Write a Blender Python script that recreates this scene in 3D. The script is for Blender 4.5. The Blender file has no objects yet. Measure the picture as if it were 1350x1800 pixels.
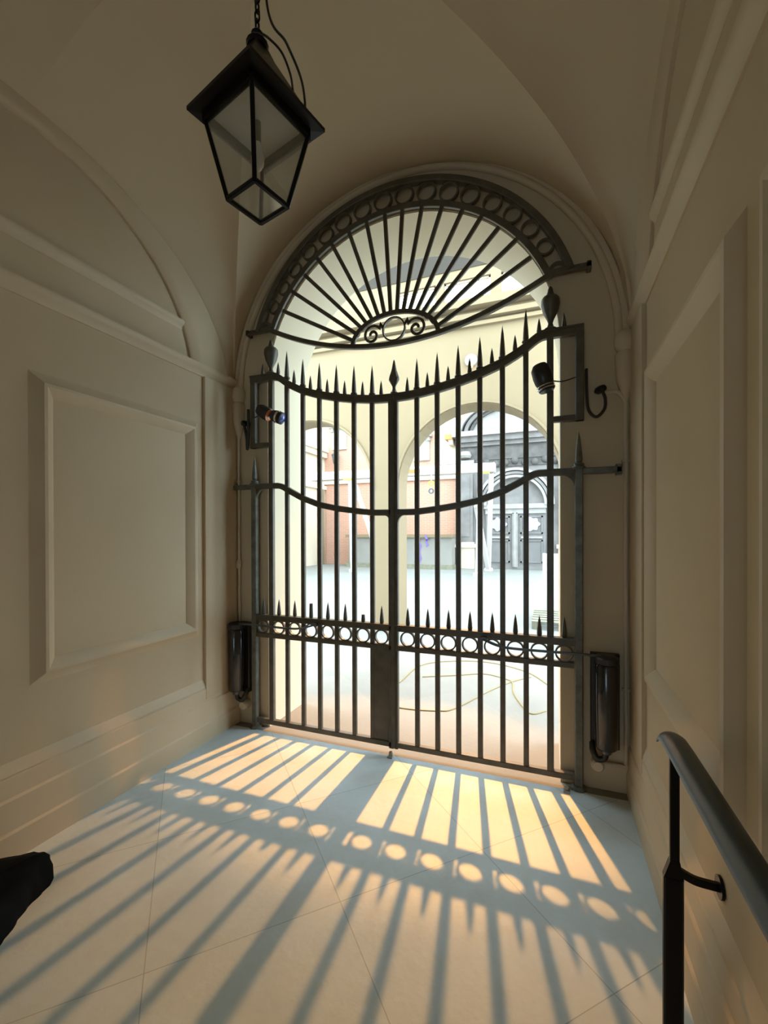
import bpy, math, random
from mathutils import Vector, Matrix
random.seed(7)
PI = math.pi
SC = bpy.context.scene
COL = SC.collection

# ------------------------------------------------------------------ materials
def srgb(r, g, b):
    f = lambda c: c / 12.92 if c <= .04045 else ((c + .055) / 1.055) ** 2.4
    return (f(r / 255), f(g / 255), f(b / 255), 1)

def mat(name, col, rough=.6, metal=0., spec=.5, noise=0., nscale=6., bump=0., bscale=40., emit=None, estr=0., alpha=1., coat=0.):
    m = bpy.data.materials.new(name); m.use_nodes = True
    nt = m.node_tree; b = nt.nodes['Principled BSDF']
    b.inputs['Base Color'].default_value = col
    b.inputs['Roughness'].default_value = rough
    b.inputs['Metallic'].default_value = metal
    b.inputs['Specular IOR Level'].default_value = spec
    b.inputs['Coat Weight'].default_value = coat
    tc = nt.nodes.new('ShaderNodeTexCoord')
    if noise > 0:
        n = nt.nodes.new('ShaderNodeTexNoise'); n.inputs['Scale'].default_value = nscale
        n.inputs['Detail'].default_value = 6
        nt.links.new(tc.outputs['Object'], n.inputs['Vector'])
        mx = nt.nodes.new('ShaderNodeMix'); mx.data_type = 'RGBA'
        a = [max(0, c * (1 - noise)) for c in col[:3]] + [1]
        c2 = [min(1, c * (1 + noise)) for c in col[:3]] + [1]
        mx.inputs[6].default_value = a; mx.inputs[7].default_value = c2
        mr = nt.nodes.new('ShaderNodeMapRange')
        mr.inputs[1].default_value = .3; mr.inputs[2].default_value = .7
        nt.links.new(n.outputs['Fac'], mr.inputs[0])
        nt.links.new(mr.outputs[0], mx.inputs[0])
        nt.links.new(mx.outputs[2], b.inputs['Base Color'])
    if bump > 0:
        n2 = nt.nodes.new('ShaderNodeTexNoise'); n2.inputs['Scale'].default_value = bscale
        n2.inputs['Detail'].default_value = 4
        nt.links.new(tc.outputs['Object'], n2.inputs['Vector'])
        bp = nt.nodes.new('ShaderNodeBump'); bp.inputs['Strength'].default_value = bump
        bp.inputs['Distance'].default_value = .01
        nt.links.new(n2.outputs['Fac'], bp.inputs['Height'])
        nt.links.new(bp.outputs['Normal'], b.inputs['Normal'])
    if emit:
        b.inputs['Emission Color'].default_value = emit
        b.inputs['Emission Strength'].default_value = estr
    return m

def glass_mat(name, tint=(1, 1, 1, 1), mixf=.1):
    m = bpy.data.materials.new(name); m.use_nodes = True
    nt = m.node_tree; nt.nodes.clear()
    o = nt.nodes.new('ShaderNodeOutputMaterial')
    t = nt.nodes.new('ShaderNodeBsdfTransparent'); t.inputs[0].default_value = tint
    g = nt.nodes.new('ShaderNodeBsdfGlossy'); g.inputs['Roughness'].default_value = .08
    lw = nt.nodes.new('ShaderNodeLayerWeight'); lw.inputs[0].default_value = .12
    mx = nt.nodes.new('ShaderNodeMixShader')
    nt.links.new(lw.outputs[1], mx.inputs[0])
    nt.links.new(t.outputs[0], mx.inputs[1]); nt.links.new(g.outputs[0], mx.inputs[2])
    df = nt.nodes.new('ShaderNodeBsdfTranslucent'); df.inputs[0].default_value = (.8, .78, .72, 1)
    d2 = nt.nodes.new('ShaderNodeBsdfDiffuse'); d2.inputs[0].default_value = (.7, .68, .62, 1)
    ma = nt.nodes.new('ShaderNodeMixShader'); ma.inputs[0].default_value = .5
    nt.links.new(df.outputs[0], ma.inputs[1]); nt.links.new(d2.outputs[0], ma.inputs[2])
    mb_ = nt.nodes.new('ShaderNodeMixShader'); mb_.inputs[0].default_value = mixf
    nt.links.new(mx.outputs[0], mb_.inputs[1]); nt.links.new(ma.outputs[0], mb_.inputs[2])
    nt.links.new(mb_.outputs[0], o.inputs[0])
    return m

def paving_mat(name, base, joint, step, off_u, off_w, jw=.004, rough=.55):
    """square stone slabs laid on the diagonal, with fine joints and stains"""
    m = bpy.data.materials.new(name); m.use_nodes = True
    nt = m.node_tree; b = nt.nodes['Principled BSDF']; L = nt.links.new
    b.inputs['Roughness'].default_value = rough
    tc = nt.nodes.new('ShaderNodeTexCoord')
    sp = nt.nodes.new('ShaderNodeSeparateXYZ'); L(tc.outputs['Object'], sp.inputs[0])
    def mth(op, a, b_=None, c=None):
        n = nt.nodes.new('ShaderNodeMath'); n.operation = op
        for i, q in enumerate((a, b_, c)):
            if q is None: continue
            if isinstance(q, (int, float)): n.inputs[i].default_value = q
            else: L(q, n.inputs[i])
        return n.outputs[0]
    r2 = 1 / math.sqrt(2)
    u = mth('MULTIPLY', mth('ADD', sp.outputs[0], sp.outputs[1]), r2)
    w = mth('MULTIPLY', mth('SUBTRACT', sp.outputs[0], sp.outputs[1]), r2)
    def line(q, off):
        s = mth('DIVIDE', mth('ADD', q, 50 * step - off), step)
        fr = mth('FRACT', s)
        d = mth('ABSOLUTE', mth('SUBTRACT', fr, .5))
        return mth('GREATER_THAN', d, .5 - jw / step / 2), mth('FLOOR', s)
    lu, cu = line(u, off_u); lw_, cw = line(w, off_w)
    j = mth('MAXIMUM', lu, lw_)
    h = mth('FRACT', mth('MULTIPLY', mth('SINE', mth('ADD', mth('MULTIPLY', cu, 12.9), mth('MULTIPLY', cw, 78.2))), 437.5))
    n = nt.nodes.new('ShaderNodeTexNoise'); n.inputs['Scale'].default_value = 3.; n.inputs['Detail'].default_value = 8
    L(tc.outputs['Object'], n.inputs['Vector'])
    n3 = nt.nodes.new('ShaderNodeTexNoise'); n3.inputs['Scale'].default_value = 30.; n3.inputs['Detail'].default_value = 5
    L(tc.outputs['Object'], n3.inputs['Vector'])
    v = mth('ADD', mth('MULTIPLY', n.outputs['Fac'], .30), mth('ADD', mth('MULTIPLY', h, .10), mth('MULTIPLY', n3.outputs['Fac'], .10)))
    v = mth('ADD', v, .75)
    mx = nt.nodes.new('ShaderNodeMix'); mx.data_type = 'RGBA'; mx.blend_type = 'MULTIPLY'; mx.inputs[0].default_value = 1
    mx.inputs[6].default_value = base
    cb = nt.nodes.new('ShaderNodeCombineColor')
    for i in range(3): L(v, cb.inputs[i])
    L(cb.outputs[0], mx.inputs[7])
    m2 = nt.nodes.new('ShaderNodeMix'); m2.data_type = 'RGBA'
    L(j, m2.inputs[0]); L(mx.outputs[2], m2.inputs[6]); m2.inputs[7].default_value = joint
    L(m2.outputs[2], b.inputs['Base Color'])
    bp = nt.nodes.new('ShaderNodeBump'); bp.inputs['Strength'].default_value = .15; bp.inputs['Distance'].default_value = .01
    L(n3.outputs['Fac'], bp.inputs['Height']); L(bp.outputs['Normal'], b.inputs['Normal'])
    return m

def brick_mat(name, c1, c2, mortar, sx=1.0):
    m = bpy.data.materials.new(name); m.use_nodes = True
    nt = m.node_tree; b = nt.nodes['Principled BSDF']; L = nt.links.new
    b.inputs['Roughness'].default_value = .85
    tc = nt.nodes.new('ShaderNodeTexCoord')
    sp = nt.nodes.new('ShaderNodeSeparateXYZ'); L(tc.outputs['Object'], sp.inputs[0])
    cb = nt.nodes.new('ShaderNodeCombineXYZ')
    ad = nt.nodes.new('ShaderNodeMath'); ad.operation = 'ADD'
    L(sp.outputs[0], ad.inputs[0]); L(sp.outputs[1], ad.inputs[1])
    L(ad.outputs[0], cb.inputs[0]); L(sp.outputs[2], cb.inputs[1])
    br = nt.nodes.new('ShaderNodeTexBrick'); L(cb.outputs[0], br.inputs['Vector'])
    br.inputs['Color1'].default_value = c1; br.inputs['Color2'].default_value = c2
    br.inputs['Mortar'].default_value = mortar
    br.inputs['Scale'].default_value = 1; br.inputs['Brick Width'].default_value = .26
    br.inputs['Row Height'].default_value = .075; br.inputs['Mortar Size'].default_value = .008
    L(br.outputs['Color'], b.inputs['Base Color'])
    return m

M = {}
M['plaster'] = mat('warm_plaster', (.515, .412, .275, 1), .8, noise=.05, nscale=1.3, bump=.06, bscale=14)
M['vault'] = mat('vault_plaster', (.515, .412, .275, 1), .85, noise=.05, nscale=1.1, bump=.05, bscale=9)
M['trim'] = mat('painted_trim', (.54, .436, .295, 1), .55, noise=.04, nscale=3)
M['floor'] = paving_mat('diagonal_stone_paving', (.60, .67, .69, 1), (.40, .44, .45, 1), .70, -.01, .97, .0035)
M['iron'] = mat('dark_painted_iron', (.075, .066, .048, 1), .42, noise=.25, nscale=14, bump=.05, bscale=60)
M['postiron'] = mat('worn_painted_iron', (.10, .10, .08, 1), .38, noise=.35, nscale=22, bump=.08, bscale=50)
M['black'] = mat('black_lacquer', (.004, .0042, .005, 1), .35, spec=.18, noise=.2, nscale=9)
M['blackplastic'] = mat('black_plastic', (.012, .012, .014, 1), .4)
M['gunmetal'] = mat('glossy_dark_cylinder', (.010, .011, .013, 1), .22, coat=.4)
M['steel'] = mat('dull_steel', (.10, .11, .12, 1), .35, metal=.6)
M['railpaint'] = mat('slate_handrail_paint', (.024, .042, .055, 1), .36, noise=.12, nscale=18)
M['conduit'] = mat('painted_conduit', (.50, .42, .31, 1), .5)
M['cable'] = mat('black_cable', (.015, .015, .015, 1), .5)
M['glass'] = glass_mat('lantern_glass', (.93, .93, .91, 1))
M['enamel'] = mat('pale_reflector', (.62, .60, .55, 1), .5)
M['bulb'] = mat('pale_bulb_glass', (.75, .74, .70, 1), .2)
M['cloth'] = mat('black_cloth', (.003, .005, .007, 1), .9, spec=.08, noise=.4, nscale=5, bump=.4, bscale=9)
M['lensblue'] = mat('blue_lens', (.06, .10, .45, 1), .08, coat=1)
M['lensorange'] = mat('orange_lens_rim', (.75, .22, .05, 1), .2, coat=1)
M['chrome'] = mat('bright_ring', (.7, .7, .72, 1), .15, metal=1)
M['white'] = mat('white_enamel', (.30, .30, .285, 1), .5)
# courtyard (real stuccoes are mid-toned; the daylight there is strong)
M['cream'] = mat('cream_stucco', (.215, .152, .082, 1), .9, noise=.06, nscale=.8)
M['reveal'] = mat('reveal_painted_light', (.60, .52, .38, 1), .9, noise=.05, nscale=.9)  # paler than the wall plaster to paint in the light on the reveal
M['stone'] = mat('pale_courtyard_stone', (.55, .45, .33, 1), .85, noise=.06, nscale=1.2)
M['ground'] = paving_mat('courtyard_paving', (.20, .19, .165, 1), (.19, .18, .155, 1), .9, .2, .1, .006, .8)
M['brick'] = brick_mat('red_brick', (.46, .225, .14, 1), (.42, .205, .135, 1), (.46, .31, .23, 1))
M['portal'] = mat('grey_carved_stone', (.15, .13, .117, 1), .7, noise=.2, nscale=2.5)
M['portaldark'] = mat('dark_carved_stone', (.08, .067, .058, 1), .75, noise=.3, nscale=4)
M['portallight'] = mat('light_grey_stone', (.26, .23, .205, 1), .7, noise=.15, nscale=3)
M['door'] = mat('grey_door_paint', (.14, .125, .115, 1), .5, noise=.1, nscale=3)
M['lunette'] = mat('dark_lunette_shade', (.034, .023, .014, 1), .85, noise=.15, nscale=2)
M['gantry'] = mat('white_gantry_paint', (.55, .50, .46, 1), .5)
M['yellow'] = mat('yellow_cable_sheath', (.24, .17, .05, 1), .6)
M['yellowmark'] = mat('yellow_marking', (.42, .40, .05, 1), .5)
M['orange'] = mat('orange_marking_and_light', (.42, .16, .03, 1), .5)  # gantry marker, and the orange light painted on the cornice end
M['purple'] = mat('violet_ribbon', (.16, .10, .40, 1), .5)
M['paper'] = mat('pale_lilac_paper', (.30, .28, .34, 1), .7)
M['wood'] = mat('pale_pallet_wood', (.20, .18, .12, 1), .8, noise=.2, nscale=9)
M['lamp'] = mat('amber_lamp_glow', (1, .55, .2, 1), .3, emit=(1, .42, .10, 1), estr=14)
M['greenstone'] = mat('grey_green_stone', (.30, .28, .235, 1), .8, noise=.1)
M['dado'] = mat('grey_dado_stone', (.25, .225, .195, 1), .85, noise=.08, nscale=1.5)

# ------------------------------------------------------------------ mesh builder
class MB:
    def __init__(s): s.v = []; s.f = []
    def add(s, vs, fs):
        o = len(s.v); s.v += [Vector(p) for p in vs]; s.f += [tuple(i + o for i in f) for f in fs]; return s
    def box(s, x0, x1, y0, y1, z0, z1):
        v = [(x, y, z) for z in (z0, z1) for y in (y0, y1) for x in (x0, x1)]
        return s.add(v, [(0, 2, 3, 1), (4, 5, 7, 6), (0, 1, 5, 4), (2, 6, 7, 3), (0, 4, 6, 2), (1, 3, 7, 5)])
    def bbox(s, x0, x1, y0, y1, z0, z1, b=.004):
        """box with chamfered edges (octagonal section along its longest side)"""
        d = [x1 - x0, y1 - y0, z1 - z0]; ax = d.index(max(d))
        lo = [x0, y0, z0]; hi = [x1, y1, z1]
        i, j = [k for k in range(3) if k != ax]
        sec = [(lo[i] + b, lo[j]), (hi[i] - b, lo[j]), (hi[i], lo[j] + b), (hi[i], hi[j] - b), (hi[i] - b, hi[j]), (lo[i] + b, hi[j]), (lo[i], hi[j] - b), (lo[i], lo[j] + b)]
        vs = []
        for e in (lo[ax], hi[ax]):
            for p, q in sec:
                c = [0, 0, 0]; c[ax] = e; c[i] = p; c[j] = q; vs.append(c)
        fs = [(k, (k + 1) % 8, 8 + (k + 1) % 8, 8 + k) for k in range(8)] + [tuple(range(7, -1, -1)), tuple(range(8, 16))]
        return s.add(vs, fs)
    def sweep(s, sec, path, up=(0, 0, 1), closed=False, caps=True):
        """sec: [(a,b)] a along side = tangent x up, b along up"""
        P = [Vector(p) for p in path]; n = len(P); k = len(sec); up = Vector(up)
        rings = []
        for i in range(n):
            if closed:
                t1 = (P[i] - P[i - 1]).normalized(); t2 = (P[(i + 1) % n] - P[i]).normalized()
            else:
                t1 = (P[i] - P[max(i - 1, 0)]); t2 = (P[min(i + 1, n - 1)] - P[i])
                t1 = t1.normalized() if t1.length > 1e-9 else t2.normalized()
                t2 = t2.normalized() if t2.length > 1e-9 else t1
            t = (t1 + t2).normalized()
            c = max(.35, t.dot(t1))
            side = t.cross(up)
            if side.length < 1e-6: side = t.cross(Vector((0, 1, 0)))
            side.normalize(); u2 = side.cross(t).normalized()
            # mitre: stretch along the bend direction
            bend = (t2 - t1)
            fs_, fu = 1., 1.
            if bend.length > 1e-6:
                bd = bend.normalized()
                if abs(bd.dot(side)) > .7: fs_ = 1 / c
                else: fu = 1 / c
            rings.append([P[i] + side * a * fs_ + u2 * b * fu for a, b in sec])
        vs = [p for r in rings for p in r]; fs = []
        m = n if closed else n - 1
        for i in range(m):
            j = (i + 1) % n
            for q in range(k):
                fs.append((i * k + q, i * k + (q + 1) % k, j * k + (q + 1) % k, j * k + q))
        if caps and not closed:
            fs.append(tuple(range(k - 1, -1, -1))); fs.append(tuple((n - 1) * k + q for q in range(k)))
        return s.add(vs, fs)
    def tube(s, path, r, n=8, closed=False, up=(0, 0, 1)):
        sec = [(r * math.cos(2 * PI * q / n), r * math.sin(2 * PI * q / n)) for q in range(n)]
        return s.sweep(sec, path, up, closed)
    def bar(s, path, w, h, up=(0, 0, 1), closed=False):
        c = min(w, h) * .14
        a, b = w / 2, h / 2
        sec = [(-a + c, -b), (a - c, -b), (a, -b + c), (a, b - c), (a - c, b), (-a + c, b), (-a, b - c), (-a, -b + c)]
        return s.sweep(sec, path, up, closed)
    def lathe(s, prof, o=(0, 0, 0), n=12, axis='z', a0=0., sq=1.):
        vs = []; fs = []; o = Vector(o); k = len(prof)
        for i in range(n):
            t = a0 + 2 * PI * i / n
            for r, z in prof:
                x, y = r * math.cos(t), r * math.sin(t) * sq
                p = {'z': (x, y, z), 'y': (x, z, y), 'x': (z, x, y)}[axis]
                vs.append(o + Vector(p))
        for i in range(n):
            j = (i + 1) % n
            for q in range(k - 1):
                fs.append((i * k + q, j * k + q, j * k + q + 1, i * k + q + 1))
        ends = (Vector(prof[0]) - Vector(prof[-1])).length > 1e-6
        if ends and prof[0][0] > 1e-5: fs.append(tuple(i * k for i in range(n - 1, -1, -1)))
        if ends and prof[-1][0] > 1e-5: fs.append(tuple(i * k + k - 1 for i in range(n)))
        return s.add(vs, fs)
    def prism(s, poly, y0, y1):
        """polygon in xz extruded along y"""
        n = len(poly)
        vs = [(x, y0, z) for x, z in poly] + [(x, y1, z) for x, z in poly]
        fs = [tuple(range(n)), tuple(range(2 * n - 1, n - 1, -1))] + [(i, n + i, n + (i + 1) % n, (i + 1) % n) for i in range(n)]
        return s.add(vs, fs)
    def ring(s, c, r, thick, y0, y1, n=20):
        """flat annulus band around the y axis"""
        return s.lathe([(r - thick, y0), (r, y0), (r, y1), (r - thick, y1), (r - thick, y0)], c, n, 'y')
    def xf(s, mtx):
        s.v = [mtx @ p for p in s.v]; return s
    def build(s, name, m, parent=None, smooth=None, weld=True):
        me = bpy.data.meshes.new(name)
        off = parent_world(parent)
        me.from_pydata([tuple(p - off) for p in s.v], [], s.f)
        me.validate(); me.update()
        import bmesh
        bm = bmesh.new(); bm.from_mesh(me)
        if weld: bmesh.ops.remove_doubles(bm, verts=bm.verts, dist=1e-5)
        bmesh.ops.recalc_face_normals(bm, faces=bm.faces)
        bm.to_mesh(me); bm.free()
        me.materials.append(M[m] if isinstance(m, str) else m)
        if smooth:
            try:
                me.set_sharp_from_angle(angle=math.radians(smooth))
                for p in me.polygons: p.use_smooth = True
            except Exception: pass
        o = bpy.data.objects.new(name, me); COL.objects.link(o)
        if parent: o.parent = parent
        return o

def parent_world(p):
    w = Vector((0, 0, 0))
    while p is not None:
        w = w + p.location; p = p.parent
    return w

def tag(o, label=None, cat=None, group=None, kind=None):
    if label: o['label'] = label
    if cat: o['category'] = cat
    if group: o['group'] = group
    if kind: o['kind'] = kind
    return o

def thing(name, loc, label, cat, group=None):
    o = bpy.data.objects.new(name, None); COL.objects.link(o)
    o.empty_display_size = .1; o.location = loc
    return tag(o, label, cat, group)

def struct(mb, name, m, smooth=None, parent=None, label=None):
    o = mb.build(name, m, parent, smooth)
    if parent is None: o['kind'] = 'structure'
    if label: o['label'] = label
    return o

def arc(cx, cz, r, a0, a1, n, y=0.):
    return [(cx + r * math.cos(a0 + (a1 - a0) * i / n), y, cz + r * math.sin(a0 + (a1 - a0) * i / n)) for i in range(n + 1)]

# ------------------------------------------------------------------ camera
F, YAW, PITCH, ROLL = 762.0, .3648, -.0043, -.0026
cam = bpy.data.cameras.new('camera'); co = bpy.data.objects.new('camera', cam); COL.objects.link(co)
cam.sensor_fit = 'HORIZONTAL'; cam.sensor_width = 36; cam.lens = 36 * F / 1350
cam.shift_y = 38.58 / 1350
cam.clip_start = .02; cam.clip_end = 200
co.location = (.9791, -2.7613, 1.5)
fw = Vector((-math.sin(YAW) * math.cos(PITCH), math.cos(YAW) * math.cos(PITCH), math.sin(PITCH)))
co.rotation_euler = (fw.to_track_quat('-Z', 'Y').to_matrix() @ Matrix.Rotation(ROLL, 3, 'Z')).to_euler()
SC.camera = co

# ------------------------------------------------------------------ passage shell
XL, XR = -1.35, 1.425          # side walls
YB = -9.0                      # back of the passage
Z0, A_L, A_R, BZ, BAY = 2.58, 1.36, 1.425, 1.36, 1.47

struct(MB().box(-1.7, 1.8, -9.3, -.03, -.12, 0), 'floor', 'floor')
g = MB().box(-16, 8, -.03, 26, -.14, -.002)
struct(g, 'ground', 'ground')
struct(MB().box(XL - .3, XL, YB, .54, 0, 4.3), 'wall_left', 'plaster')
struct(MB().box(XR, XR + .3, YB, .54, 0, 4.3), 'wall_right', 'plaster')

def arch_wall(mb, x0, x1, z1, cx, R, zc, y0, y1, n=32):
    inner = [(cx - R, 0)] + [(cx - R * math.cos(PI * i / n), zc + R * math.sin(PI * i / n)) for i in range(n + 1)] + [(cx + R, 0)]
    outer = []
    for x, z in inner:
        if z <= zc + 1e-6: outer.append((x0 if x < cx else x1, z))
        else:
            dx, dz = x - cx, z - zc
            tz = (z1 - zc) / dz if dz > 1e-6 else 1e9
            tx = ((x1 - cx) / dx if dx > 0 else (x0 - cx) / dx) if abs(dx) > 1e-6 else 1e9
            t = min(tz, tx); outer.append((cx + dx * t, zc + dz * t))
    # make sure the corners are kept
    N = len(inner); vs = []
    for (a, b), (c, d) in zip(inner, outer):
        vs += [(a, y0, b), (c, y0, d), (a, y1, b), (c, y1, d)]
    fs = []
    for i in range(N - 1):
        p, q = i * 4, i * 4 + 4
        fs += [(p, p + 1, q + 1, q), (p + 2, q + 2, q + 3, p + 3), (p, q, q + 2, p + 2), (p + 1, p + 3, q + 3, q + 1)]
        (cx1, cz1), (cx2, cz2) = outer[i], outer[i + 1]
        if abs(cx1 - cx2) > 1e-6 and abs(cz1 - cz2) > 1e-6:   # corner triangle
            kx = x0 if min(cx1, cx2) <= x0 + 1e-6 else x1
            o = len(vs); vs += [(kx, y0, z1), (kx, y1, z1)]
            fs += [(p + 1, o, q + 1), (p + 3, q + 3, o + 1), (p + 1, p + 3, o + 1, o), (o, o + 1, q + 3, q + 1)]
    mb.add(vs, fs); return mb

# gate wall with its arched opening and deep reveal
struct(arch_wall(MB(), XL, XR, 4.3, 0, 1.045, 2.617, .04, .54, 40), 'wall_front', 'plaster')

# thin lining of the gate opening, coloured pale to stand in for strong light
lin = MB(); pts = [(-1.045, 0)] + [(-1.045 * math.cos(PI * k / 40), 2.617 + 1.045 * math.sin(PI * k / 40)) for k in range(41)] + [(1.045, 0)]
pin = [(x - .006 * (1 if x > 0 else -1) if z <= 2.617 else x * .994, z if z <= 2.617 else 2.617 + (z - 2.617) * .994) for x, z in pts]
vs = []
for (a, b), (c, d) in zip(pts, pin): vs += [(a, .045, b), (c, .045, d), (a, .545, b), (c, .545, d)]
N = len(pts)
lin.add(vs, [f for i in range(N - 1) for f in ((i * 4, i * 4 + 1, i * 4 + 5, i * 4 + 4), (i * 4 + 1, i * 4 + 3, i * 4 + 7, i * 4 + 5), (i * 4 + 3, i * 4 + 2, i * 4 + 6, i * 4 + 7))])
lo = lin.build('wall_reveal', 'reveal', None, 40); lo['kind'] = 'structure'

# far end of the passage behind the camera, with an unseen arch added for rear fill
struct(arch_wall(MB(), XL - .3, XR + .3, 4.6, .04, .40, 1.6, YB - .3, YB, 24), 'wall_back', 'plaster')

# groin vault: crowns of the front web are ruled along y, side webs drop to the wall arches
def zbar(q): return Z0 + BZ * math.sqrt(max(0, 1 - q * q))
def zwall(v):   # wall arch over the lunettes
    d = v * BAY / 1.32
    return Z0 + .93 * math.sqrt(max(0, 1 - d * d))
vault = MB(); NV = 28
YC = .04 - BAY
for sy in (1, -1):
    def yy(v): return YC + sy * BAY * v
    # front / rear web
    rows = []
    for i in range(NV + 1):
        v = i / NV; row = []
        for k in range(-NV, NV + 1):
            u = k / NV; q = v * u
            a = A_L if u < 0 else A_R
            row.append((a * q, yy(v), zbar(q)))
        rows.append(row)
    W = 2 * NV + 1
    vault.add([p for r in rows for p in r], [(i * W + k, i * W + k + 1, (i + 1) * W + k + 1, (i + 1) * W + k) for i in range(NV) for k in range(W - 1)])
    for sx in (-1, 1):
        a = A_L if sx < 0 else A_R
        rows = []
        for i in range(NV + 1):
            v = i / NV; row = []
            zg, zw = zbar(v), zwall(v)
            for k in range(NV // 2 + 1):
                t = k / (NV // 2)
                row.append((sx * a * (v + (1 - v) * t), yy(v), zg + (zw - zg) * (t ** 2.4)))
            rows.append(row)
        W2 = NV // 2 + 1
        # these faces are left unwelded at the groin so that it stays a crisp arris
        vault.add([p for r in rows for p in r], [(i * W2 + k, i * W2 + k + 1, (i + 1) * W2 + k + 1, (i + 1) * W2 + k) for i in range(NV) for k in range(W2 - 1)])
# rear barrel over the camera's end of the passage
yb = YC - BAY
pr = [((A_L if u < 0 else A_R) * u, zbar(abs(u))) for u in [math.sin(PI * .5 * k / 16) for k in range(-16, 17)]]
vault.add([(x, y, z) for y in (yb, YB) for x, z in pr], [(k, k + 1, 33 + k + 1, 33 + k) for k in range(32)])
cv = vault.build('ceiling', 'vault', None, 24, weld=False); cv['kind'] = 'structure'

# ---- mouldings
TR = [0]
def trim(mb, m='trim', smooth=40):
    TR[0] += 1
    return struct(mb, 'trim_%d' % TR[0], m, smooth)

def cornice_profile(h, d):
    return [(0, -h / 2), (d * .35, -h / 2), (d * .45, -h * .2), (d * .8, 0), (d, h * .25), (d, h / 2), (0, h / 2)]
for sx, X in ((-1, XL), (1, XR)):
    # impost cornice and the moulding in the lunette
    def prof(h, d): return [(-sx * a + (sx * .01), b) for a, b in cornice_profile(h, d)]
    for zc, h, d, ya, ybk in ((2.655, .075, .05, .035, YB), (2.905, .06, .034, -.47, -2.4)):
        mb = MB(); sec = prof(h, d)
        vs = [(X + a, y, zc + b) for y in (ya, ybk) for a, b in sec]; k = len(sec)
        mb.add(vs, [(q, (q + 1) % k, k + (q + 1) % k, k + q) for q in range(k)] + [tuple(range(k)), tuple(range(2 * k - 1, k - 1, -1))])
        trim(mb)
    # soft fillet along the wall arch
    mb = MB(); n = 48; vs = []
    for i in range(n + 1):
        t = .095 + (PI - .19) * i / n
        cy, cz = math.cos(t), math.sin(t)
        for d, ea, eb in ((-.004, 1.005, .875), (.016, 1.005, .875), (.028, 1.02, .885), (.034, 1.10, .91), (.030, 1.35, .96), (-.004, 1.35, .96))[:6]:
            vs.append((X - sx * d, YC + ea * cy, Z0 + eb * cz))
    mb.add(vs, [(i * 6 + q, i * 6 + (q + 1) % 6, i * 6 + 6 + (q + 1) % 6, i * 6 + 6 + q) for i in range(n) for q in range(6)] + [tuple(range(6)), tuple(n * 6 + q for q in (5, 4, 3, 2, 1, 0))])
    trim(mb, 'vault', 40)
    # stepped plinth
    bx = MB()
    for z0, z1, d in ((0, .135, .036), (.135, .285, .028), (.285, .385, .02)):
        x0, x1 = (X - .01, X + d) if sx < 0 else (X - d, X + .01)
        bx.box(x0, x1, YB, .035, z0, z1 - .012)
        dd = d - .008
        xa, xb, xc = X - sx * d, X - sx * dd, X + sx * .01
        vs = [(xa, y, z1 - .012) for y in (YB, .035)] + [(xb, y, z1) for y in (YB, .035)] + [(xc, y, z1) for y in (YB, .035)] + [(xc, y, z1 - .012) for y in (YB, .035)]
        bx.add(vs, [(0, 1, 3, 2), (2, 3, 5, 4), (4, 5, 7, 6), (0, 2, 4, 6), (1, 7, 5, 3)])
    # sloping cap of the plinth
    vs = [(X - sx * .018, y, .385) for y in (YB, .035)] + [(X + sx * .004, y, .455) for y in (YB, .035)] + [(X + sx * .01, y, .385) for y in (YB, .035)]
    bx.add(vs, [(0, 1, 3, 2), (2, 3, 5, 4), (0, 2, 4), (1, 5, 3)])
    struct(bx, 'baseboard_left' if sx < 0 else 'baseboard_right', 'trim')
    # panel mouldings: a raised bolection frame around each field
    pans = ((-.36, -1.43), (-1.56, -2.75), (-2.9, -4.3), (-4.5, -6.0), (-6.2, -7.8)) if sx < 0 else ((-.40, -1.47), (-1.585, -2.75), (-2.9, -4.3), (-4.5, -6.0), (-6.2, -7.8))
    for y1, y0 in pans:
        za, zb = .765, 2.285
        if sx < 0: sec = [(0, 0), (.015, .006), (.052, .036), (.066, .038), (.085, .026), (.11, .004), (.118, -.008), (0, -.008)]
        else: sec = [(0, 0), (.008, .006), (.042, .034), (.062, .036), (.085, .024), (.112, .006), (.122, -.008), (0, -.008)]
        mb = MB(); vs = []
        for (cy, cz, dy, dz) in ((y0, za, 1, 1), (y1, za, -1, 1), (y1, zb, -1, -1), (y0, zb, 1, -1)):
            vs += [(X - sx * hgt, cy + dy * w, cz + dz * w) for w, hgt in sec]
        k = len(sec)
        mb.add(vs, [(c * k + q, c * k + (q + 1) % k, ((c + 1) % 4) * k + (q + 1) % k, ((c + 1) % 4) * k + q) for c in range(4) for q in range(k)])
        trim(mb, 'trim', 25)
    # corner pier against the gate wall with its stopped arris
    mb = MB(); xi = X - sx * .022
    mb.box(min(X + sx * .01, xi), max(X + sx * .01, xi), -.31, .038, .30, 2.62)
    trim(mb, 'plaster', None)
    mb = MB(); cx = X - sx * .062
    mb.lathe([(.0, 2.22), (.012, 2.24), (.05, 2.36), (.055, 2.50), (.042, 2.52), (.058, 2.55), (.058, 2.60), (.045, 2.63)], (cx + sx * .02, .03, 0), 12)
    trim(mb)
# roll moulding round the gate wall arch
mb = MB(); mb.tube(arc(.03, 2.60, 1.322, -.02, PI + .02, 64, .032), .022, 10, up=(0, 1, 0)); trim(mb)
mb = MB(); mb.bar(arc(.03, 2.60, 1.355, 0, PI, 64, .03), .035, .03, up=(0, 1, 0)); trim(mb)

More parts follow.
